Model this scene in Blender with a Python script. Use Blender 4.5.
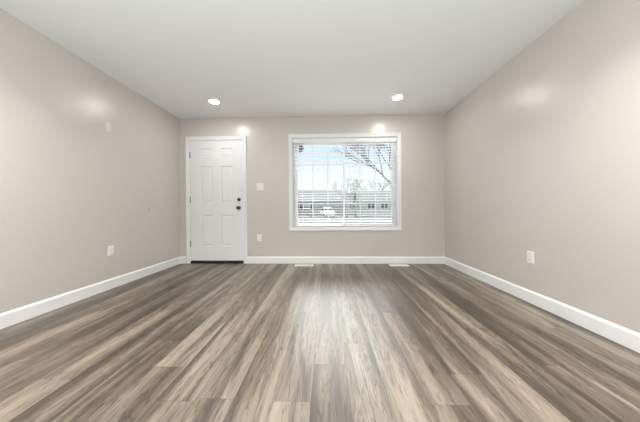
import bpy, bmesh, math, random
from mathutils import Vector, Matrix
random.seed(7)
SC = bpy.context.scene
COL = SC.collection
for o in list(bpy.data.objects):
    bpy.data.objects.remove(o)

# ---------------------------------------------------------------- dimensions (metres)
XL, XR = -2.493, 1.935           # side walls
YB, YF = 3.70, -3.6              # back wall (door, window) and rear wall behind the camera
H = 2.454                        # ceiling height
CAM_Z = 0.893

# ---------------------------------------------------------------- camera
yaw, pitch, roll = 0.0301, -0.0045, -0.0057
def _rot(i, j, a):
    m = Matrix.Identity(3)
    m[i][i] = math.cos(a); m[i][j] = math.sin(a); m[j][i] = -math.sin(a); m[j][j] = math.cos(a)
    return m
R = _rot(0, 2, roll) @ _rot(1, 2, pitch) @ _rot(0, 1, yaw)
right_v, fwd_v, up_v = Vector(R[0]), Vector(R[1]), Vector(R[2])
cd = bpy.data.cameras.new('camera')
cd.sensor_width = 36.0
cd.lens = 222.0 / 640.0 * 36.0
cd.clip_start = 0.02; cd.clip_end = 500
cam = bpy.data.objects.new('camera', cd); COL.objects.link(cam)
M = Matrix((right_v, up_v, -fwd_v)).transposed().to_4x4()
M.translation = Vector((0, 0, CAM_Z))
cam.matrix_world = M
SC.camera = cam

# ---------------------------------------------------------------- sky
w = bpy.data.worlds.new('sky'); SC.world = w; w.use_nodes = True
nt = w.node_tree; nt.nodes.clear()
out = nt.nodes.new('ShaderNodeOutputWorld'); bg = nt.nodes.new('ShaderNodeBackground')
tc = nt.nodes.new('ShaderNodeTexCoord'); sx = nt.nodes.new('ShaderNodeSeparateXYZ')
rp = nt.nodes.new('ShaderNodeValToRGB')
nt.links.new(tc.outputs['Generated'], sx.inputs[0])
nt.links.new(sx.outputs['Z'], rp.inputs['Fac'])
e = rp.color_ramp.elements
e[0].position = 0.0; e[0].color = (0.92, 0.93, 0.95, 1)
e[1].position = 1.0; e[1].color = (1.5, 1.55, 1.65, 1)
for p, c in ((0.15, (0.90, 0.93, 0.97, 1)), (0.24, (0.68, 0.82, 0.95, 1)), (0.36, (0.85, 0.98, 1.12, 1)), (0.6, (1.3, 1.38, 1.5, 1))):
    n = e.new(p); n.color = c
# added sky glow above the view, brightens floor and walls through the window
dv = nt.nodes.new('ShaderNodeVectorMath'); dv.operation = 'DOT_PRODUCT'
_el = math.radians(40); dv.inputs[1].default_value = (0.03, math.cos(_el), math.sin(_el))
nt.links.new(tc.outputs['Generated'], dv.inputs[0])
mr = nt.nodes.new('ShaderNodeMapRange'); mr.interpolation_type = 'SMOOTHSTEP'
mr.inputs['From Min'].default_value = 0.925; mr.inputs['From Max'].default_value = 1.0
mr.inputs['To Min'].default_value = 0.0; mr.inputs['To Max'].default_value = 40.0
nt.links.new(dv.outputs['Value'], mr.inputs['Value'])
ad = nt.nodes.new('ShaderNodeVectorMath'); ad.operation = 'ADD'
nt.links.new(rp.outputs['Color'], ad.inputs[0]); nt.links.new(mr.outputs[0], ad.inputs[1])
nt.links.new(ad.outputs[0], bg.inputs['Color'])
bg.inputs['Strength'].default_value = 0.95
nt.links.new(bg.outputs[0], out.inputs[0])

# ---------------------------------------------------------------- added fill light out of view, and exposure
def area(name, loc, rot, sx_, sy_, power, col=(1, 1, 1), shape='RECTANGLE'):
    l = bpy.data.lights.new(name, 'AREA'); l.shape = shape; l.size = sx_; l.size_y = sy_
    l.energy = power; l.color = col
    o = bpy.data.objects.new(name, l); COL.objects.link(o)
    o.location = loc; o.rotation_euler = rot
    return o
# added unseen fill light behind the camera, aimed up to brighten the ceiling
area('ceiling_fill', (-0.3, -1.3, 0.75), (math.radians(180), 0, 0), 1.6, 1.0, 160, (0.82, 0.93, 1.0))
LAMP_POWER = 0.8
SC.view_settings.view_transform = 'Standard'
SC.view_settings.look = 'None'
SC.view_settings.gamma = 1.0
SC.view_settings.use_curve_mapping = False
SC.view_settings.exposure = 0.27
SC.cycles.use_denoising = True
SC.cycles.max_bounces = 12
SC.cycles.diffuse_bounces = 6
SC.cycles.transparent_max_bounces = 16
SC.cycles.sample_clamp_indirect = 4.0

# ---------------------------------------------------------------- materials
def mat(name, col, rough=0.5, metal=0.0, spec=0.5, bump=None, var=None):
    m = bpy.data.materials.new(name); m.use_nodes = True
    t = m.node_tree; b = t.nodes['Principled BSDF']
    b.inputs['Base Color'].default_value = (*col, 1)
    b.inputs['Roughness'].default_value = rough
    b.inputs['Metallic'].default_value = metal
    b.inputs['Specular IOR Level'].default_value = spec
    tc = t.nodes.new('ShaderNodeTexCoord')
    if bump:
        sc, st = bump
        n = t.nodes.new('ShaderNodeTexNoise'); n.inputs['Scale'].default_value = sc; n.inputs['Detail'].default_value = 3
        bp = t.nodes.new('ShaderNodeBump'); bp.inputs['Strength'].default_value = st; bp.inputs['Distance'].default_value = 0.002
        t.links.new(tc.outputs['Object'], n.inputs['Vector'])
        t.links.new(n.outputs['Fac'], bp.inputs['Height']); t.links.new(bp.outputs[0], b.inputs['Normal'])
    if var:
        sc, lo, hi = var
        n = t.nodes.new('ShaderNodeTexNoise'); n.inputs['Scale'].default_value = sc; n.inputs['Detail'].default_value = 4
        r = t.nodes.new('ShaderNodeMapRange')
        r.inputs['From Min'].default_value = .3; r.inputs['From Max'].default_value = .7
        r.inputs['To Min'].default_value = lo; r.inputs['To Max'].default_value = hi
        mx = t.nodes.new('ShaderNodeVectorMath'); mx.operation = 'SCALE'
        mx.inputs[0].default_value = col
        t.links.new(tc.outputs['Object'], n.inputs['Vector'])
        t.links.new(n.outputs['Fac'], r.inputs['Value']); t.links.new(r.outputs[0], mx.inputs['Scale'])
        t.links.new(mx.outputs[0], b.inputs['Base Color'])
    return m

def emit(name, col, s):
    m = bpy.data.materials.new(name); m.use_nodes = True
    t = m.node_tree; b = t.nodes['Principled BSDF']
    b.inputs['Base Color'].default_value = (*col, 1)
    b.inputs['Emission Color'].default_value = (*col, 1); b.inputs['Emission Strength'].default_value = s
    return m

WALL = mat('greige_satin_paint', (0.60, 0.550, 0.505), 0.32, spec=1.0, bump=(90, .05), var=(1.5, .985, 1.015))
CEIL = mat('flat_ceiling_paint', (0.82, 0.82, 0.81), 0.9, spec=.2, bump=(160, .08))
TRIM = mat('white_semigloss_trim', (0.83, 0.83, 0.825), 0.32, bump=(30, .01))
DOORM = mat('white_door_paint', (0.80, 0.805, 0.81), 0.38, bump=(40, .015))
VINYL = mat('white_vinyl', (0.86, 0.87, 0.88), 0.35, bump=(30, .01))
SLAT = mat('white_blind_slats', (0.88, 0.88, 0.88), 0.45, bump=(30, .01))
BLACK = mat('black_threshold', (0.012, 0.011, 0.010), 0.6, bump=(60, .05))
NICKEL = mat('dark_satin_nickel', (0.07, 0.066, 0.063), 0.33, metal=.9, bump=(200, .02))
HINGE = mat('hinge_nickel', (0.20, 0.20, 0.20), 0.42, metal=.8, bump=(200, .02))
PLATE = mat('white_plastic_plate', (0.84, 0.83, 0.81), 0.35, bump=(80, .01))
PAINTED = mat('painted_over_plate', (0.72, 0.68, 0.64), 0.4, bump=(80, .01))
GREYP = mat('grey_rubber', (0.62, 0.58, 0.54), 0.6, bump=(80, .02))
SLOT = mat('slot_dark', (0.05, 0.045, 0.04), .6, bump=(80, .01))
REG = mat('cream_register_metal', (0.86, 0.83, 0.77), 0.4, bump=(80, .01))
LENS = emit('lamp_lens', (1.0, 0.98, 0.95), 105)

def floor_material():
    m = bpy.data.materials.new('grey_brown_vinyl_planks'); m.use_nodes = True
    t = m.node_tree; L = t.links.new; N = t.nodes.new
    b = t.nodes['Principled BSDF']
    uv = N('ShaderNodeUVMap'); uv.uv_map = 'plank_uv'
    at = N('ShaderNodeAttribute'); at.attribute_name = 'plank'
    su = N('ShaderNodeSeparateXYZ'); L(uv.outputs[0], su.inputs[0])
    sa = N('ShaderNodeSeparateColor'); L(at.outputs['Color'], sa.inputs[0])
    def math_(op, a, bb=None, c=None):
        n = N('ShaderNodeMath'); n.operation = op
        for k, v in enumerate((a, bb, c)):
            if v is None: continue
            if isinstance(v, (int, float)): n.inputs[k].default_value = v
            else: L(v, n.inputs[k])
        return n.outputs[0]
    ob = N('ShaderNodeTexCoord'); so = N('ShaderNodeSeparateXYZ'); L(ob.outputs['Object'], so.inputs[0])
    def noise(su_, sv, off, detail, dist, rough=.55, along=None, seed=1, k0=91.0):
        c = N('ShaderNodeCombineXYZ')
        L(math_('MULTIPLY_ADD', su.outputs[0], su_, math_('MULTIPLY', sa.outputs[seed], off)), c.inputs[0])
        L(math_('MULTIPLY_ADD', along or su.outputs[1], sv, math_('MULTIPLY', sa.outputs[seed], off * 1.7)), c.inputs[1])
        L(math_('MULTIPLY', sa.outputs[seed], k0), c.inputs[2])
        n = N('ShaderNodeTexNoise'); n.inputs['Scale'].default_value = 1
        n.inputs['Detail'].default_value = detail; n.inputs['Distortion'].default_value = dist
        n.inputs['Roughness'].default_value = rough
        L(c.outputs[0], n.inputs['Vector'])
        return n.outputs['Fac']
    broad = noise(8.0, .42, 40, 1.0, .25, along=so.outputs[1], seed=2)   # long light and dark bands
    mid = noise(15, 1.5, 53, 3.0, 1.3)              # cloudy figure in each board
    vein = noise(30, 2.0, 31, 3.0, 1.8, k0=37.0)    # dark cathedral veins: where this noise crosses its middle
    fine = noise(200, 9.0, 77, 3.0, .4, .65)        # pores
    v = math_('MULTIPLY_ADD', math_('SUBTRACT', broad, .5), 1.9, .505)
    v = math_('ADD', v, math_('MULTIPLY', math_('SUBTRACT', mid, .5), 1.05))
    v = math_('ADD', v, math_('MULTIPLY', math_('SUBTRACT', fine, .5), .50))
    v = math_('ADD', v, math_('MULTIPLY', math_('SUBTRACT', sa.outputs[0], .5), .42))
    vm = N('ShaderNodeMapRange'); vm.interpolation_type = 'SMOOTHSTEP'
    L(math_('ABSOLUTE', math_('SUBTRACT', vein, .5)), vm.inputs['Value'])
    vm.inputs['From Min'].default_value = 0; vm.inputs['From Max'].default_value = .045
    vm.inputs['To Min'].default_value = -.32; vm.inputs['To Max'].default_value = 0
    v = math_('ADD', v, vm.outputs[0])
    r = N('ShaderNodeValToRGB'); L(v, r.inputs['Fac'])
    e = r.color_ramp.elements
    e[0].position = .05; e[0].color = (0.052, 0.037, 0.026, 1)
    e[1].position = 1.0; e[1].color = (0.315, 0.260, 0.200, 1)
    for p, c in ((.28, (0.092, 0.068, 0.049, 1)), (.50, (0.150, 0.116, 0.086, 1)), (.74, (0.230, 0.186, 0.143, 1))):
        n = e.new(p); n.color = c
    # dark micro-bevel lines round each board (plank 0.183 x 0.915)
    du = math_('MINIMUM', su.outputs[0], math_('SUBTRACT', .183, su.outputs[0]))
    dv = math_('MINIMUM', su.outputs[1], math_('SUBTRACT', .915, su.outputs[1]))
    d = math_('MINIMUM', du, dv)
    k = N('ShaderNodeMapRange'); L(d, k.inputs['Value'])
    k.inputs['From Min'].default_value = 0; k.inputs['From Max'].default_value = .0022
    k.inputs['To Min'].default_value = .55; k.inputs['To Max'].default_value = 1
    mx = N('ShaderNodeVectorMath'); mx.operation = 'SCALE'
    L(r.outputs['Color'], mx.inputs[0]); L(k.outputs[0], mx.inputs['Scale'])
    L(mx.outputs[0], b.inputs['Base Color'])
    b.inputs['Roughness'].default_value = .37
    b.inputs['Specular IOR Level'].default_value = .8
    bp = N('ShaderNodeBump'); bp.inputs['Strength'].default_value = .12; bp.inputs['Distance'].default_value = .001
    L(fine, bp.inputs['Height']); L(bp.outputs[0], b.inputs['Normal'])
    return m
FLOOR = floor_material()

def glass_material():
    m = bpy.data.materials.new('window_glass'); m.use_nodes = True
    t = m.node_tree; t.nodes.clear()
    o = t.nodes.new('ShaderNodeOutputMaterial'); mx = t.nodes.new('ShaderNodeMixShader')
    tr = t.nodes.new('ShaderNodeBsdfTransparent'); gl = t.nodes.new('ShaderNodeBsdfGlossy')
    fr = t.nodes.new('ShaderNodeFresnel'); fr.inputs['IOR'].default_value = 1.3
    tr.inputs['Color'].default_value = (0.97, 0.985, 0.98, 1); gl.inputs['Roughness'].default_value = 0.02
    t.links.new(fr.outputs[0], mx.inputs[0]); t.links.new(tr.outputs[0], mx.inputs[1]); t.links.new(gl.outputs[0], mx.inputs[2])
    t.links.new(mx.outputs[0], o.inputs[0])
    return m
GLASS = glass_material()

# ---------------------------------------------------------------- mesh helpers
def box(bm, a, b, mi=0):
    x0, y0, z0 = a; x1, y1, z1 = b
    vs = [bm.verts.new(p) for p in ((x0,y0,z0),(x1,y0,z0),(x1,y1,z0),(x0,y1,z0),(x0,y0,z1),(x1,y0,z1),(x1,y1,z1),(x0,y1,z1))]
    for f in ((3,2,1,0),(4,5,6,7),(0,1,5,4),(1,2,6,5),(2,3,7,6),(3,0,4,7)):
        bm.faces.new([vs[i] for i in f]).material_index = mi
def lathe(bm, prof, origin, axis, seg=24):
    """prof: (radius, distance along axis) pairs."""
    ax = Vector(axis).normalized(); q = ax.to_track_quat('Z', 'Y'); rings = []
    for r, d in prof:
        ring = []
        for i in range(seg):
            a = 2*math.pi*i/seg
            ring.append(bm.verts.new(Vector(origin) + q @ Vector((r*math.cos(a), r*math.sin(a), d))))
        rings.append(ring)
    for k in range(len(rings)-1):
        for i in range(seg):
            j = (i+1) % seg
            bm.faces.new((rings[k][i], rings[k][j], rings[k+1][j], rings[k+1][i])).smooth = True
    bm.faces.new(list(reversed(rings[0]))); bm.faces.new(rings[-1])
def tube(bm, p0, p1, r0, r1, seg=6):
    p0, p1 = Vector(p0), Vector(p1)
    q = (p1-p0).to_track_quat('Z', 'Y')
    a = [bm.verts.new(p0 + q @ Vector((r0*math.cos(2*math.pi*i/seg), r0*math.sin(2*math.pi*i/seg), 0))) for i in range(seg)]
    b = [bm.verts.new(p1 + q @ Vector((r1*math.cos(2*math.pi*i/seg), r1*math.sin(2*math.pi*i/seg), 0))) for i in range(seg)]
    for i in range(seg):
        j = (i+1) % seg
        bm.faces.new((a[i], a[j], b[j], b[i])).smooth = True
    bm.faces.new(list(reversed(a))); bm.faces.new(b)
def prism(bm, pts, vec):
    a = [bm.verts.new(p) for p in pts]; b = [bm.verts.new(Vector(p) + Vector(vec)) for p in pts]
    n = len(a)
    bm.faces.new(list(reversed(a))); bm.faces.new(b)
    for i in range(n):
        j = (i+1) % n
        bm.faces.new((a[i], a[j], b[j], b[i]))
def obj(name, bm, mats, parent=None, bevel=0, loc=None):
    bmesh.ops.recalc_face_normals(bm, faces=bm.faces)
    me = bpy.data.meshes.new(name); bm.to_mesh(me); bm.free()
    for m in (mats if isinstance(mats, (list, tuple)) else [mats]): me.materials.append(m)
    o = bpy.data.objects.new(name, me); COL.objects.link(o)
    if parent: o.parent = parent
    if loc: o.location = loc
    if bevel:
        md = o.modifiers.new('bevel', 'BEVEL'); md.width = bevel; md.segments = 2; md.limit_method = 'ANGLE'
    return o
def boxes(name, lst, m, parent=None, bevel=0):
    bm = bmesh.new()
    for a, b in lst: box(bm, a, b)
    return obj(name, bm, m, parent, bevel)
def structure(o): o['kind'] = 'structure'; return o
def tag(o, label, cat, group=None):
    o['label'] = label; o['category'] = cat
    if group: o['group'] = group
    return o
def empty(name, loc, rz=0.0):
    o = bpy.data.objects.new(name, None); COL.objects.link(o)
    o.location = loc; o.rotation_euler = (0, 0, rz); o.empty_display_size = .05
    return o
def copy_tree(src, loc, rz, label):
    r = src.copy(); COL.objects.link(r); r.location = loc; r.rotation_euler = (0, 0, rz); r['label'] = label
    for ch in src.children:
        c = ch.copy(); COL.objects.link(c); c.parent = r
        for g in ch.children:
            d = g.copy(); COL.objects.link(d); d.parent = c
    return r

# ================================================================ ROOM SHELL
# floor: one mesh of 0.183 x 0.915 m planks running away from the camera
PW, PL, PX = 0.183, 0.915, -0.078
ends = {-6: 1.493, -5: 1.241, -4: 1.017, -1: 1.028, 0: 1.28, 1: 2.40, 3: 1.025, 4: 1.22, 6: 1.698, 9: 1.708,
        -3: 1.95, -2: 1.62, 2: 1.72, 5: 1.50, 7: 1.30, 8: 1.95, -7: 1.75, -8: 2.05, -9: 1.42}
tones = {(-1, 0): .66, (-1, 1): .42, (0, 0): .36, (0, 1): .62, (1, 0): .62, (1, 1): .40, (-4, 0): .50, (-4, 1): .62,
         (-5, 0): .25, (-5, 1): .62, (-6, 0): .62, (-6, 1): .45, (3, 0): .30, (3, 1): .68, (4, 0): .62, (4, 1): .34,
         (2, 0): .56, (2, 1): .52, (6, 0): .38, (6, 1): .58, (9, 0): .40, (9, 1): .60}
def make_floor():
    bm = bmesh.new()
    uvl = bm.loops.layers.uv.new('plank_uv'); cl = bm.loops.layers.float_color.new('plank')
    rnd = random.Random(21)
    for k in range(-14, 12):
        x0 = PX + PW*k; x1 = x0 + PW
        a, b = max(x0, XL-.05), min(x1, XR+.05)
        if a >= b: continue
        base = ends.get(k, rnd.uniform(0, PL)); cr = rnd.random()
        ny = base - PL*math.floor((base - (YF-.05))/PL + 1)
        while ny < YB + .05:
            n = round((ny - base)/PL)          # plank index: n = -1 lies just nearer than the measured end
            tone = tones.get((k, n+1), min(.85, max(.15, rnd.gauss(.5, .13))))
            c = (tone, rnd.random(), cr, 1)
            ya, yb = max(ny, YF-.05), min(ny+PL, YB+.05)
            if yb > ya:
                f = bm.faces.new([bm.verts.new(p) for p in ((a,ya,0),(b,ya,0),(b,yb,0),(a,yb,0))])
                for lp in f.loops:
                    lp[uvl].uv = (lp.vert.co.x - x0, lp.vert.co.y - ny); lp[cl] = c
            ny += PL
    me = bpy.data.meshes.new('floor'); bm.to_mesh(me); bm.free(); me.materials.append(FLOOR)
    o = bpy.data.objects.new('floor', me); COL.objects.link(o)
    o['kind'] = 'structure'
    return o
make_floor()
structure(boxes('ceiling', [((XL-.1, YF-.1, H), (XR+.1, YB+.15, H+.12))], CEIL))
structure(boxes('wall_left', [((XL-.1, YF, -.02), (XL, YB, H))], WALL))
structure(boxes('wall_right', [((XR, YF, -.02), (XR+.1, YB, H))], WALL))
structure(boxes('wall_rear', [((XL-.1, YF-.1, -.02), (XR+.1, YF, H))], WALL))
# back wall with door and window openings
DX0, DX1, DZ1 = -2.322, -1.395, 2.092
WX0, WX1, WZ0, WZ1 = -0.580, 1.180, 0.600, 2.108
T = .16
bm = bmesh.new()
for a, b in (((XL-.1, -.02), (DX0, H)), ((DX0, DZ1), (DX1, H)), ((DX1, -.02), (WX0, H)), ((WX0, -.02), (WX1, WZ0)),
             ((WX0, WZ1), (WX1, H)), ((WX1, -.02), (XR+.1, H))):
    box(bm, (a[0], YB, a[1]), (b[0], YB+T, b[1]))
structure(obj('wall_back', bm, WALL))

# baseboards: flat board with an eased top edge
def baseboard(name, p0, p1, nrm):
    h, d = .116, .014
    pr = [(0, 0), (d, 0), (d, h-.016), (d*.55, h-.004), (d*.3, h), (0, h)]
    p0, p1, nrm = Vector(p0), Vector(p1), Vector(nrm)
    bm = bmesh.new()
    prism(bm, [p0 + nrm*a + Vector((0, 0, z)) for a, z in pr], p1 - p0)
    return structure(obj(name, bm, TRIM))
baseboard('baseboard_left', (XL, YF, 0), (XL, YB, 0), (1, 0, 0))
baseboard('baseboard_right', (XR, YF, 0), (XR, YB, 0), (-1, 0, 0))
baseboard('baseboard_back', (-1.349, YB, 0), (XR-.014, YB, 0), (0, -1, 0))
baseboard('baseboard_corner', (XL+.014, YB, 0), (-2.388, YB, 0), (0, -1, 0))
baseboard('baseboard_rear', (XL+.014, YF, 0), (XR-.014, YF, 0), (0, 1, 0))

# ================================================================ DOOR
door = structure(empty('door_1', ((DX0+DX1)/2, YB, 0)))
DO = Vector(door.location)
def shift(bm, o=DO):
    bmesh.ops.translate(bm, verts=bm.verts, vec=-o); return bm
# slab with six raised panels
SX0, SX1, SZ0, SZ1 = -2.309, -1.408, .046, 2.078
rows = ((.291, .818), (1.035, 1.644), (1.806, 1.946)); colsx = ((-2.134, -1.929), (-1.788, -1.583))
bm = bmesh.new()
xs = sorted({SX0, SX1, *[x for c in colsx for x in c]}); zs = sorted({SZ0, SZ1, *[z for r in rows for z in r]})
yf = YB + .004
grid = {}
def gv(x, z):
    k = (round(x, 4), round(z, 4))
    if k not in grid: grid[k] = bm.verts.new((x, yf, z))
    return grid[k]
for i in range(len(xs)-1):
    for j in range(len(zs)-1):
        q = (xs[i], xs[i+1], zs[j], zs[j+1])
        corners = [gv(q[0], q[2]), gv(q[1], q[2]), gv(q[1], q[3]), gv(q[0], q[3])]
        if any(abs(c[0]-q[0]) < 1e-6 for c in colsx) and any(abs(r[0]-q[2]) < 1e-6 for r in rows):
            prev = corners
            for inset, dep in ((.009, .010), (.016, .010), (.034, .003)):
                ring = [bm.verts.new((x, yf+dep, z)) for x, z in ((q[0]+inset, q[2]+inset), (q[1]-inset, q[2]+inset), (q[1]-inset, q[3]-inset), (q[0]+inset, q[3]-inset))]
                for a in range(4):
                    b = (a+1) % 4
                    bm.faces.new((prev[a], prev[b], ring[b], ring[a]))
                prev = ring
            bm.faces.new(prev)
        else:
            bm.faces.new(corners)
box(bm, (SX0, yf+.012, SZ0), (SX1, yf+.044, SZ1))
for (xa, za, xb, zb) in ((SX0, SZ0, SX1, SZ0), (SX1, SZ0, SX1, SZ1), (SX1, SZ1, SX0, SZ1), (SX0, SZ1, SX0, SZ0)):
    bm.faces.new([bm.verts.new(p) for p in ((xa, yf, za), (xb, yf, zb), (xb, yf+.012, zb), (xa, yf+.012, za))])
shift(bm)
slab = obj('door_panel', bm, DOORM, door)
# jamb (inside the opening) and casing on the wall face
def rel(lst, o=DO): return [(tuple(Vector(a)-o), tuple(Vector(b)-o)) for a, b in lst]
boxes('door_jamb', rel([((DX0, YB, 0), (SX0-.003, YB+T, DZ1)), ((SX1+.003, YB, 0), (DX1, YB+T, DZ1)), ((SX0-.003, YB, SZ1+.003), (SX1+.003, YB+T, DZ1)),
                        ((SX0-.003, yf+.046, .0), (SX0+.012, YB+T, SZ1)), ((SX1-.012, yf+.046, .0), (SX1+.003, YB+T, SZ1)), ((SX0, yf+.046, SZ1-.012), (SX1, YB+T, SZ1+.003))]), TRIM, door)
def casing(name, x0, x1, z0, z1, wd, parent, o, sides='lrt'):
    """mitred flat casing with a thicker outer back-band, round the opening x0..x1, z0..z1"""
    bm = bmesh.new()
    prof = [(0, 0), (0, .009), (wd*.55, .012), (wd*.72, .017), (wd, .017), (wd, 0)]
    def run(pts_of):
        a = [bm.verts.new(Vector(pts_of(u, 0)) - o) for u in prof]; b = [bm.verts.new(Vector(pts_of(u, 1)) - o) for u in prof]
        n = len(a)
        bm.faces.new(a); bm.faces.new(b)
        for i in range(n):
            j = (i+1) % n; bm.faces.new((a[i], a[j], b[j], b[i]))
    bot = 'b' in sides
    run(lambda u, e: (x0-u[0], YB-u[1], (z0-u[0] if bot else z0) if e == 0 else z1+u[0]))
    run(lambda u, e: (x1+u[0], YB-u[1], (z0-u[0] if bot else z0) if e == 0 else z1+u[0]))
    run(lambda u, e: ((x0-u[0]) if e == 0 else (x1+u[0]), YB-u[1], z1+u[0]))
    if bot: run(lambda u, e: ((x0-u[0]) if e == 0 else (x1+u[0]), YB-u[1], z0-u[0]))
    return obj(name, bm, TRIM, parent)
casing('door_casing', DX0+.006, DX1-.006, 0, DZ1-.006, .058, door, DO)
boxes('threshold', rel([((SX0, YB-.012, 0), (SX1, YB+T, .036)), ((SX0, YB+.012, .036), (SX1, YB+.04, .046))]), BLACK, door, .003)
for zc in (1.83, 1.075, .33):
    bm = bmesh.new()
    for i in range(5):
        zz = zc - .05 + i*.02
        lathe(bm, [(.0068, 0), (.0068, .0188)], (SX0-.002, YB-.004, zz), (0, 0, 1), 14)
    lathe(bm, [(.004, 0), (.0075, .003), (.0075, .006), (.003, .009)], (SX0-.002, YB-.004, zc+.05), (0, 0, 1), 14)
    box(bm, (SX0-.013, YB-.0022, zc-.05), (SX0-.002, YB-.0002, zc+.05))
    shift(bm); h = obj('hinge', bm, HINGE, door); h['label'] = 'satin nickel hinge'
# knob and deadbolt
bm = bmesh.new()
kx = -1.477
lathe(bm, [(.030, 0), (.031, .004), (.026, .009), (.013, .013), (.011, .030), (.018, .037), (.026, .046), (.0275, .055), (.024, .063), (.013, .068), (.004, .069)], (kx, yf, .938), (0, -1, 0), 28)
shift(bm); o = obj('door_knob', bm, NICKEL, door); o['label'] = 'dark nickel round knob'
bm = bmesh.new()
lathe(bm, [(.028, 0), (.029, .006), (.025, .012), (.010, .014)], (kx, yf, 1.078), (0, -1, 0), 28)
box(bm, (kx-.005, yf-.03, 1.078-.017), (kx+.005, yf-.013, 1.078+.017))
shift(bm); o = obj('deadbolt', bm, NICKEL, door); o['label'] = 'dark nickel thumb-turn deadbolt'

# ================================================================ WINDOW
win = structure(empty('window_1', ((WX0+WX1)/2, YB, WZ0))); WO = Vector(win.location)
casing('window_casing', WX0+.004, WX1-.004, WZ0+.004, WZ1-.004, .054, win, WO, 'lrtb')
def relw(lst): return rel(lst, WO)
boxes('window_jamb', relw([((WX0, YB-.001, WZ0), (WX0+.012, YB+T, WZ1)), ((WX1-.012, YB-.001, WZ0), (WX1, YB+T, WZ1)),
                           ((WX0+.012, YB-.001, WZ1-.012), (WX1-.012, YB+T, WZ1)), ((WX0+.012, YB-.001, WZ0), (WX1-.012, YB+T, WZ0+.012))]), TRIM, win)
fx0, fx1, fz0, fz1 = WX0+.012, WX1-.012, WZ0+.012, WZ1-.012
fy0, fy1 = YB+.085, YB+.150
fw = .042; fb = .026
boxes('window_frame', relw([((fx0, fy0, fz0), (fx0+fw, fy1, fz1)), ((fx1-fw, fy0, fz0), (fx1, fy1, fz1)),
                            ((fx0+fw, fy0, fz1-fw), (fx1-fw, fy1, fz1)), ((fx0+fw, fy0, fz0), (fx1-fw, fy1, fz0+fb))]), VINYL, win, .003)
def sash(x0, x1, y):
    z0, z1 = fz0+fb, fz1-fw; sw = .030; d = .022
    f = boxes('sash', relw([((x0, y, z0), (x0+sw, y+d, z1)), ((x1-sw, y, z0), (x1, y+d, z1)), ((x0+sw, y, z1-sw), (x1-sw, y+d, z1)), ((x0+sw, y, z0), (x1-sw, y+d, z0+sw-.01))]), VINYL, win, .002)
    a, b, c, e = x0+sw, x1-sw, z0+sw-.01, z1-sw
    boxes('pane', relw([((a, y+.009, c), (b, y+.012, e))]), GLASS, f)
    mw = .016; lst = []
    for i in (1, 2):
        xm = a + (b-a)*i/3; lst.append(((xm-mw/2, y+.0135, c), (xm+mw/2, y+.0185, e)))
    for fr in (.25, .75):
        zm = c + (e-c)*fr; lst.append(((a, y+.0140, zm-mw/2), (b, y+.0180, zm+mw/2)))
    boxes('muntin_grid', relw(lst), VINYL, f)
mid = .297
sash(fx0+fw, mid+.017, fy0+.034)
sash(mid-.017, fx1-fw, fy0+.008)
# half-round sticker inside the top left pane
bm = bmesh.new()
sxc, szc, r = -.470, 1.955, .068
n = 24
pts = [(sxc, fy0+.0418, szc + r)] + [(sxc + r*1.15*math.sin(math.pi*i/n), fy0+.0418, szc + r*math.cos(math.pi*i/n)) for i in range(1, n)] + [(sxc, fy0+.0418, szc - r)]
prism(bm, pts, (0, .0011, 0))
STK = mat('sticker_grey', (0.06, 0.07, 0.07), .6, var=(38, .4, 2.6))
tag(obj('window_sticker', bm, STK), 'dark grey half-round sticker high in the top left corner of the window pane', 'sticker')

# venetian blind
bl = empty('venetian_blind', ((WX0+WX1)/2, YB+.04, WZ1-.012)); BO = Vector(bl.location)
tag(bl, 'white open-slat venetian blind hanging inside the window opening', 'blind')
bx0, bx1 = WX0+.018, WX1-.018
yc = YB+.058
boxes('headrail', rel([((bx0, yc-.028, WZ1-.068), (bx1, yc+.022, WZ1-.013)), ((bx0-.003, yc-.038, WZ1-.088), (bx1+.003, yc-.031, WZ1-.014))], BO), SLAT, bl, .003)
bm = bmesh.new()
zt, zb = WZ1-.112, WZ0+.06
ns = int((zt-zb)/.043)
tilt = math.radians(2)
for i in range(ns+1):
    z = zt - (zt-zb)*i/ns; prof = []
    for s in range(7):
        u = -1 + 2*s/6
        prof.append((u*.0245, .0022*(1-u*u)))
    top = [(yc + a*math.cos(tilt) , z + a*math.sin(tilt) + c) for a, c in prof]
    pts = [(bx0+.004, y_, z_+.0012) for y_, z_ in top] + [(bx0+.004, y_, z_-.0012) for y_, z_ in reversed(top)]
    prism(bm, [Vector(p)-BO for p in pts], (bx1-bx0-.008, 0, 0))
obj('slats', bm, SLAT, bl)
boxes('bottom_rail', rel([((bx0+.004, yc-.025, WZ0+.018), (bx1-.004, yc+.025, WZ0+.034))], BO), SLAT, bl, .003)
for fx in (.09, .5, .91):
    xx = bx0 + (bx1-bx0)*fx
    bm = bmesh.new()
    for yy in (yc-.0265, yc+.0265): tube(bm, (xx, yy, WZ1-.08), (xx, yy, WZ0+.03), .0009, .0009, 5)
    shift(bm, BO); obj('ladder_cord', bm, SLAT, bl)

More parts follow.
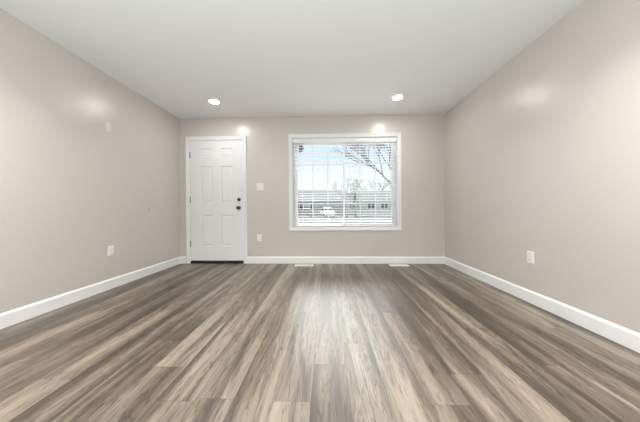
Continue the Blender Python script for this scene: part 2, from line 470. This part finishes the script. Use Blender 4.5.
# ================================================================ WALL PLATES
def faceplate(bm, w_, h_, d=.006):
    # local frame: plate in XZ, front towards -Y
    a = [(-w_/2, 0), (w_/2, 0)]
    o4 = [(-w_/2, -h_/2), (w_/2, -h_/2), (w_/2, h_/2), (-w_/2, h_/2)]
    i4 = [(x*(1-.006/abs(x)*1), z*(1-.006/abs(z))) for x, z in o4]
    r0 = [bm.verts.new((x, -.0003, z)) for x, z in o4]; r1 = [bm.verts.new((x, -d*.55, z)) for x, z in o4]; r2 = [bm.verts.new((x, -d, z)) for x, z in i4]
    for A, B in ((r0, r1), (r1, r2)):
        for i in range(4):
            j = (i+1) % 4; bm.faces.new((A[i], A[j], B[j], B[i]))
    bm.faces.new(r2); bm.faces.new(list(reversed(r0)))
def screw(parent, x, z, y=-.006):
    bm = bmesh.new(); lathe(bm, [(.0032, 0), (.0032, .0006), (.002, .0012)], (x, y, z), (0, -1, 0), 12)
    return obj('screw', bm, PLATE, parent)
def make_outlet(loc, rz, label):
    t = tag(empty('wall_outlet', loc, rz), label, 'outlet')
    bm = bmesh.new(); faceplate(bm, .073, .117); obj('faceplate', bm, PLATE, t)
    for s in (-1, 1):
        bm = bmesh.new(); zc = s*.0195
        pts = []
        for i in range(24):
            a = 2*math.pi*i/24
            pts.append((.0172*math.cos(a), -.006, zc + max(-.0135, min(.0135, .0172*math.sin(a)))))
        prism(bm, pts, (0, -.0022, 0))
        f = obj('receptacle', bm, PLATE, t)
        bm = bmesh.new()
        box(bm, (-.0078, -.0086, zc-.001), (-.0058, -.0081, zc+.008)); box(bm, (.0058, -.0086, zc), (.0078, -.0081, zc+.007))
        lathe(bm, [(.0026, 0), (.0026, .0005)], (0, -.0081, zc-.0075), (0, -1, 0), 10)
        obj('socket_slots', bm, SLOT, f)
    screw(t, 0, 0)
    return t
o1 = make_outlet((-1.134, YB, .434), 0, 'white double wall outlet between the door and the window, near the baseboard')
copy_tree(o1, (XL, 2.485, .436), math.pi/2, 'white double wall outlet low on the left wall')
copy_tree(o1, (XR, 2.166, .430), -math.pi/2, 'white double wall outlet low on the right wall')
sw = tag(empty('light_switch', (-1.113, YB, 1.287)), 'white two-toggle light switch plate on the back wall right of the door', 'switch')
bm = bmesh.new(); faceplate(bm, .119, .119); obj('faceplate', bm, PLATE, sw)
for s in (-1, 1):
    bm = bmesh.new()
    prism(bm, [(s*.023-.005, -.006, -.012), (s*.023-.005, -.0072, -.012), (s*.023-.005, -.016, .009), (s*.023-.005, -.014, .013), (s*.023-.005, -.006, .012)], (.010, 0, 0))
    obj('toggle', bm, PLATE, sw)
    for q in (-1, 1): screw(sw, s*.023, q*.030)
bp = tag(empty('blank_plate', (XL, 2.465, 1.853), math.pi/2), 'blank greige wall plate high on the left wall', 'wall plate')
bm = bmesh.new(); faceplate(bm, .062, .115, .008); obj('faceplate', bm, PAINTED, bp)
for q in (-1, 1): screw(bp, 0, q*.042, -.008).data.materials[0] = PAINTED
db = empty('door_bumper', (XL, 3.045, .915)); tag(db, 'small round grey door bumper stuck midway up the left wall', 'door stop')
bm = bmesh.new(); lathe(bm, [(.023, .0003), (.023, .006), (.020, .011), (.015, .012)], (0, 0, 0), (1, 0, 0), 24); obj('base', bm, GREYP, db)
bm = bmesh.new(); lathe(bm, [(.014, .012), (.013, .016), (.008, .0175)], (0, 0, 0), (1, 0, 0), 20); obj('pad', bm, GREYP, db)

# ================================================================ FLOOR REGISTERS
def make_register(loc, label):
    t = tag(empty('floor_register', loc), label, 'floor vent', 'floor registers below the window')
    W, D, b = .300, .118, .016
    bm = bmesh.new()
    for a, c in (((-W/2, -D/2), (W/2, -D/2+b)), ((-W/2, D/2-b), (W/2, D/2)), ((-W/2, -D/2+b), (-W/2+b, D/2-b)), ((W/2-b, -D/2+b), (W/2, D/2-b)), ((-W/2+b, -.004), (W/2-b, .004))):
        box(bm, (a[0], a[1], .0004), (c[0], c[1], .006))
    obj('frame', bm, REG, t, .0015)
    bm = bmesh.new()
    for i in range(24):
        x = -W/2 + b + .006 + i*(W-2*b-.012)/23
        for y0, y1 in ((-D/2+b, -.004), (.004, D/2-b)):
            box(bm, (x-.0038, y0, .001), (x+.0038, y1, .0055))
    obj('louvers', bm, REG, t)
    bm = bmesh.new(); box(bm, (-W/2+b, -D/2+b, .0003), (W/2-b, D/2-b, .0009)); d = obj('duct_opening', bm, SLOT, t)
    return t
rg = make_register((-.365, 3.565, 0), 'cream slotted metal floor register below the left half of the window')
copy_tree(rg, (1.148, 3.575, 0), 0, 'cream slotted metal floor register below the right end of the window')

# ================================================================ RECESSED LIGHTS
def make_light(loc, label):
    t = tag(empty('recessed_light', loc), label, 'ceiling light', 'recessed ceiling lights')
    bm = bmesh.new()
    seg = 32; pr = [(.090, -.0002), (.089, -.004), (.068, -.007), (.0625, -.003), (.0625, -.0005)]
    rings = [[bm.verts.new((r*math.cos(2*math.pi*i/seg), r*math.sin(2*math.pi*i/seg), z)) for i in range(seg)] for r, z in pr]
    for k in range(len(rings)-1):
        for i in range(seg):
            j = (i+1) % seg; bm.faces.new((rings[k][i], rings[k][j], rings[k+1][j], rings[k+1][i])).smooth = True
    obj('trim_ring', bm, CEIL, t)
    bm = bmesh.new(); lathe(bm, [(.062, -.0004), (.062, -.002), (.04, -.0035)], (0, 0, 0), (0, 0, 1), 32); obj('lens', bm, LENS, t)
    return t
def lamp(loc, p=None, spread=120):
    o = area('downlight', (loc[0], loc[1], H-.012), (0, 0, 0), .12, .12, LAMP_POWER if p is None else p, (1.0, .985, .96), 'DISK'); o.data.spread = math.radians(spread)
    return o
LL, LR = (-1.60, 3.14, H), (.995, 3.13, H)
l1 = make_light(LL, 'round white recessed ceiling light above the door side of the room')
copy_tree(l1, LR, 0, 'round white recessed ceiling light in front of the window')
lamp(LL); lamp(LR)
for p in ((-1.60, .85), (.995, .85), (-1.60, -2.4), (.995, -2.4)):  # added fixtures out of view, fill light for side walls and floor
    copy_tree(l1, (p[0], p[1], H), 0, 'added unseen recessed fill light near the %s wall, %s' % ('left' if p[0] < 0 else 'right', 'above the viewpoint' if p[1] > 0 else 'at the room rear'))
    lamp(p, 26 if p[1] > 0 else 6, 135)

# ================================================================ OUTSIDE
GZ = -.32
LAWN = mat('winter_lawn', (0.09, 0.09, 0.085), .95, spec=.1, var=(1.2, .8, 1.2))
ROAD = mat('pale_asphalt', (0.13, 0.13, 0.13), .9, spec=.1, var=(3, .92, 1.08))
CONC = mat('concrete', (0.22, 0.22, 0.215), .9, spec=.1, var=(2, .94, 1.06))
ROOFM = mat('grey_shingles', (0.22, 0.22, 0.22), .9, spec=.1, var=(5, .85, 1.15))
SIDE = mat('tan_brick', (0.36, 0.34, 0.325), .85, spec=.1, var=(6, .85, 1.15))
SIDE2 = mat('pale_siding', (0.50, 0.49, 0.47), .8, spec=.1, var=(4, .94, 1.06))
EXTW = mat('exterior_white', (0.82, 0.82, 0.81), .5, bump=(30, .02))
DARKGL = mat('dark_house_glass', (0.05, 0.055, 0.06), .15, bump=(10, .01))
BARK = mat('grey_bark', (0.28, 0.27, 0.26), .9, spec=.1, var=(8, .7, 1.3))
BARK2 = mat('pale_bark', (0.42, 0.41, 0.39), .9, spec=.1, var=(8, .8, 1.2))
EVER = mat('grey_green_foliage', (0.40, 0.43, 0.40), .95, spec=0, var=(6, .7, 1.3))
CARP = mat('white_car_paint', (0.85, 0.87, 0.87), .25, bump=(5, .005))
TYRE = mat('tyre_rubber', (0.03, 0.03, 0.03), .8, bump=(60, .1))
g = boxes('ground_outside', [((-80, YB+T+.02, GZ-.3), (80, 160, GZ))], LAWN); g['kind'] = 'structure'
g = boxes('street', [((-80, 24, GZ), (80, 31, GZ+.02))], ROAD); g['kind'] = 'structure'
g = boxes('sidewalk', [((-80, 21.2, GZ), (80, 22.6, GZ+.03)), ((-80, 32.4, GZ), (80, 33.8, GZ+.03))], CONC); g['kind'] = 'structure'

def make_house(name_label, x0, x1, yf_, dep, eave, ridge, wm, wins, porch=False):
    t = tag(empty('house', ((x0+x1)/2, yf_, GZ)), name_label, 'house')
    o = Vector(t.location)
    bm = bmesh.new(); yr = yf_ + dep/2
    prism(bm, [Vector(p)-o for p in ((x0, yf_, GZ), (x0, yf_+dep, GZ), (x0, yf_+dep, eave), (x0, yr, ridge-.1), (x0, yf_, eave))], (x1-x0, 0, 0))
    obj('walls', bm, wm, t)
    ov = .6; sl = (ridge-eave)/(dep/2)
    bm = bmesh.new()
    ye, ze = yf_-ov, eave - ov*sl
    yb, zb_ = yf_+dep+ov, eave - ov*sl
    prism(bm, [Vector(p)-o for p in ((x0-.5, ye, ze), (x0-.5, yr, ridge), (x0-.5, yb, zb_), (x0-.5, yb, zb_+.16), (x0-.5, yr, ridge+.16), (x0-.5, ye, ze+.16))], (x1-x0+1, 0, 0))
    obj('roof', bm, ROOFM, t)
    boxes('gutter', rel([((x0-.5, ye-.12, ze+.02), (x1+.5, ye, ze+.19))], o), EXTW, t)
    for wx, wz, ww, wh in wins:
        f = boxes('window', rel([((wx, yf_-.05, wz), (wx+ww, yf_+.02, wz+.08)), ((wx, yf_-.05, wz+wh-.08), (wx+ww, yf_+.02, wz+wh)), ((wx, yf_-.05, wz+.08), (wx+.08, yf_+.02, wz+wh-.08)),
                                 ((wx+ww-.08, yf_-.05, wz+.08), (wx+ww, yf_+.02, wz+wh-.08)), ((wx+ww/2-.04, yf_-.05, wz+.08), (wx+ww/2+.04, yf_+.02, wz+wh-.08))], o), EXTW, t)
        boxes('pane', rel([((wx+.08, yf_-.02, wz+.08), (wx+ww-.08, yf_-.005, wz+wh-.08))], o), DARKGL, f)
    return t
make_house('low ranch house with grey roof and brown walls, behind the white car', -13, 3.6, 42, 9, 2.75, 4.95, SIDE,
           [(-10.5, .9, 1.6, 1.3), (-6.0, .9, 1.6, 1.3), (-3.2, .9, 1.0, 1.3)])
make_house('pale sided house with grey roof seen behind the bare tree', 6.6, 19, 44, 8, 2.75, 4.7, SIDE2,
           [(8.0, 1.0, 1.5, 1.2), (10.6, 1.0, 1.5, 1.2), (14.0, 1.0, 1.5, 1.2)])
make_house('distant grey house showing in the gap between the two nearer houses', 3.2, 8.8, 56, 6, 3.0, 5.2, SIDE2, [(5.6, 1.0, 1.5, 1.3)])
# picket railing in front of the pale house
rl = tag(empty('porch_railing', (9, 41.5, GZ)), 'pale picket railing in front of the pale sided house', 'railing')
ro = Vector(rl.location)
boxes('rails', rel([((5.2, 41.46, 1.10+GZ), (14, 41.54, 1.20+GZ)), ((5.2, 41.46, .15+GZ), (14, 41.54, .25+GZ))], ro), EXTW, rl)
boxes('pickets', rel([((5.2+.22*i, 41.47, GZ+.02), (5.27+.22*i, 41.53, 1.13+GZ)) for i in range(40)], ro), EXTW, rl)

# white car parked on the driveway, nose turned to the street
car = tag(empty('car', (.15, 38.2, GZ), math.radians(-80)), 'white car with dark windows parked across the street in front of the low house', 'car')
def loft(bm, secs):
    rings = [[bm.verts.new(p) for p in s] for s in secs]
    n = len(rings[0])
    for a, b in zip(rings, rings[1:]):
        for i in range(n):
            j = (i+1) % n; bm.faces.new((a[i], a[j], b[j], b[i])).smooth = True
    bm.faces.new(rings[0]); bm.faces.new(rings[-1])
def section(x, hw, z0, z1, r=.12):
    pts = []
    for cx_, cz, a0 in ((hw-r, z1-r, 0), (-hw+r, z1-r, 90), (-hw+r, z0+r, 180), (hw-r, z0+r, 270)):
        for k in range(4):
            a = math.radians(a0 + 30*k); pts.append((x, cx_ + r*math.cos(a), cz + r*math.sin(a)))
    return pts
bm = bmesh.new()
loft(bm, [section(-2.2, .78, .42, .88), section(-2.12, .88, .30, 1.0), section(-1.2, .92, .26, 1.06), section(0, .93, .26, 1.06), section(1.0, .92, .26, 1.04), section(1.8, .88, .28, .96), section(2.15, .80, .34, .84), section(2.22, .70, .42, .74)])
loft(bm, [section(-1.92, .70, .98, 1.10, .05), section(-1.55, .68, .98, 1.56), section(-.6, .70, .98, 1.68), section(.25, .68, .98, 1.64), section(1.05, .70, .98, 1.08, .05)])
obj('body', bm, CARP, car)
bm = bmesh.new()
for s in (-1, 1):
    y = s*.735
    prism(bm, [(-1.5, y*.98, 1.08), (-.65, y, 1.08), (-.65, y*.96, 1.54), (-1.35, y*.95, 1.48)], (0, -s*.06, 0))
    prism(bm, [(-.55, y, 1.08), (.75, y, 1.08), (.22, y*.96, 1.52), (-.55, y*.96, 1.54)], (0, -s*.06, 0))
prism(bm, [(.98, -.62, 1.13), (.98, .62, 1.13), (.34, .58, 1.57), (.34, -.58, 1.57)], (.035, 0, .03))
prism(bm, [(-1.90, -.60, 1.14), (-1.90, .60, 1.14), (-1.62, .56, 1.50), (-1.62, -.56, 1.50)], (-.03, 0, .01))
obj('windows', bm, DARKGL, car)
for x in (-1.32, 1.38):
    for s in (-1, 1):
        bm = bmesh.new(); lathe(bm, [(.20, 0), (.33, .01), (.35, .04), (.35, .18), (.33, .21), (.20, .22)], (x, s*.94, .35), (0, -s, 0), 22)
        wl = obj('wheel', bm, TYRE, car)
        bm = bmesh.new(); lathe(bm, [(.21, 0), (.20, .012), (.06, .02)], (x, s*.945, .35), (0, s, 0), 18); obj('hubcap', bm, HINGE, wl)
for s in (-1, 1):
    bm = bmesh.new(); box(bm, (2.12, s*.62-.14, .62), (2.22, s*.62+.14, .74)); obj('headlight', bm, GLASS if False else HINGE, car, .02)

# bare trees
def grow(bm, p, d, ln, r, depth, rnd, spread=.5, up=.08, wob=.18):
    p = Vector(p); d = Vector(d).normalized()
    n = 3
    for i in range(n):
        q = p + d*ln/n
        tube(bm, p, q, r*(1-.25*i/n), r*(1-.25*(i+1)/n), 5)
        p = q
        d = (d + Vector((rnd.uniform(-wob, wob), rnd.uniform(-wob, wob), rnd.uniform(-wob, wob)+up*.5))).normalized()
        if depth > 0 and i > 0 and rnd.random() < .85:
            sd = (d + Vector((rnd.uniform(-1, 1), rnd.uniform(-1, 1), rnd.uniform(-.5, .8)))*spread*1.3).normalized()
            grow(bm, p, sd, ln*rnd.uniform(.5, .7), r*.5, depth-1, rnd, spread, up, wob)
    if depth > 0:
        for _ in range(2):
            sd = (d + Vector((rnd.uniform(-1, 1), rnd.uniform(-1, 1), rnd.uniform(-.4, .8)))*spread).normalized()
            grow(bm, p, sd, ln*rnd.uniform(.65, .85), r*.68, depth-1, rnd, spread, up, wob)
def tree(loc, label, trunk_pts, radii, limbs, m, seed, depth=3):
    t = tag(empty('bare_tree', loc), label, 'tree')
    rnd = random.Random(seed); bm = bmesh.new()
    for (a, b), (ra, rb) in zip(zip(trunk_pts, trunk_pts[1:]), zip(radii, radii[1:])): tube(bm, a, b, ra, rb, 10)
    obj('trunk', bm, m, t)
    bm = bmesh.new()
    for p, d, ln, r in limbs: grow(bm, p, d, ln, r, depth, rnd)
    obj('branches', bm, m, t)
    return t
tree((4.05, 12, GZ), 'large bare tree nearest the window, its limbs crossing the right hand pane', [(0, 0, 0), (-.05, 0, 1.2), (-.22, 0, 2.25), (-.30, 0, 2.5)], [.19, .15, .13, .10],
     [((-.25, 0, 2.30), (-.80, .1, .80), 1.30, .050), ((-.28, 0, 2.5), (-.30, -.2, 1), 1.15, .042), ((-.26, 0, 2.45), (-.05, .2, 1), 1.2, .045), ((-.9, .08, 2.95), (-.7, .2, .75), 1.2, .035), ((-1.0, .1, 3.05), (-.25, -.1, 1), 1.0, .03)], BARK, 9, 5)
far = ((3.0, 33, 'thin pale bare tree left of the pale sided house, nearest the street', 3), (11.8, 54, 'pale bare tree rising behind the pale sided house', 8), (15.6, 55, 'pale bare tree behind the far end of the pale sided house', 12))
for x, y, lb, sd in far:
    s = 1.0 if y < 40 else 1.5
    tree((x, y, GZ), lb, [(0, 0, 0), (.05, 0, 1.3*s), (0, 0, 2.2*s)], [.16, .13, .10],
         [((0, 0, 2.1*s), (-.5, 0, .8), 1.5*s, .06*s), ((0, 0, 2.2*s), (.5, .1, .8), 1.5*s, .06*s), ((0, 0, 2.0*s), (0, .4, 1), 1.6*s, .06*s)], BARK2, sd, 3)
# evergreen between the two houses
ev = tag(empty('evergreen_tree', (5.1, 39.3, GZ)), 'pale green bushy evergreen between the two houses', 'tree')
bm = bmesh.new(); tube(bm, (0, 0, 0), (0, 0, 3), .2, .1, 8); obj('trunk', bm, BARK2, ev)
bm = bmesh.new(); rnd = random.Random(4)
for i in range(900):
    h = rnd.random()**1.2; rr = (1.5*(1-h)**.7 + .15)*rnd.uniform(.55, 1.0); a = rnd.uniform(0, 6.283)
    c = Vector((rr*math.cos(a), rr*math.sin(a), .6 + h*6.0)); s = rnd.uniform(.18, .34)
    dirv = Vector((math.cos(a), math.sin(a), rnd.uniform(-.2, .6))).normalized(); side = dirv.cross(Vector((0, 0, 1))).normalized()*s*.5
    up_ = dirv.cross(side).normalized()*s*.22
    vs = [bm.verts.new(c - side*.6), bm.verts.new(c + dirv*s + up_), bm.verts.new(c + side*.6), bm.verts.new(c - up_)]
    bm.faces.new(vs[:3]); bm.faces.new((vs[0], vs[2], vs[3])); bm.faces.new((vs[0], vs[3], vs[1])); bm.faces.new((vs[3], vs[2], vs[1]))
obj('foliage', bm, EVER, ev)
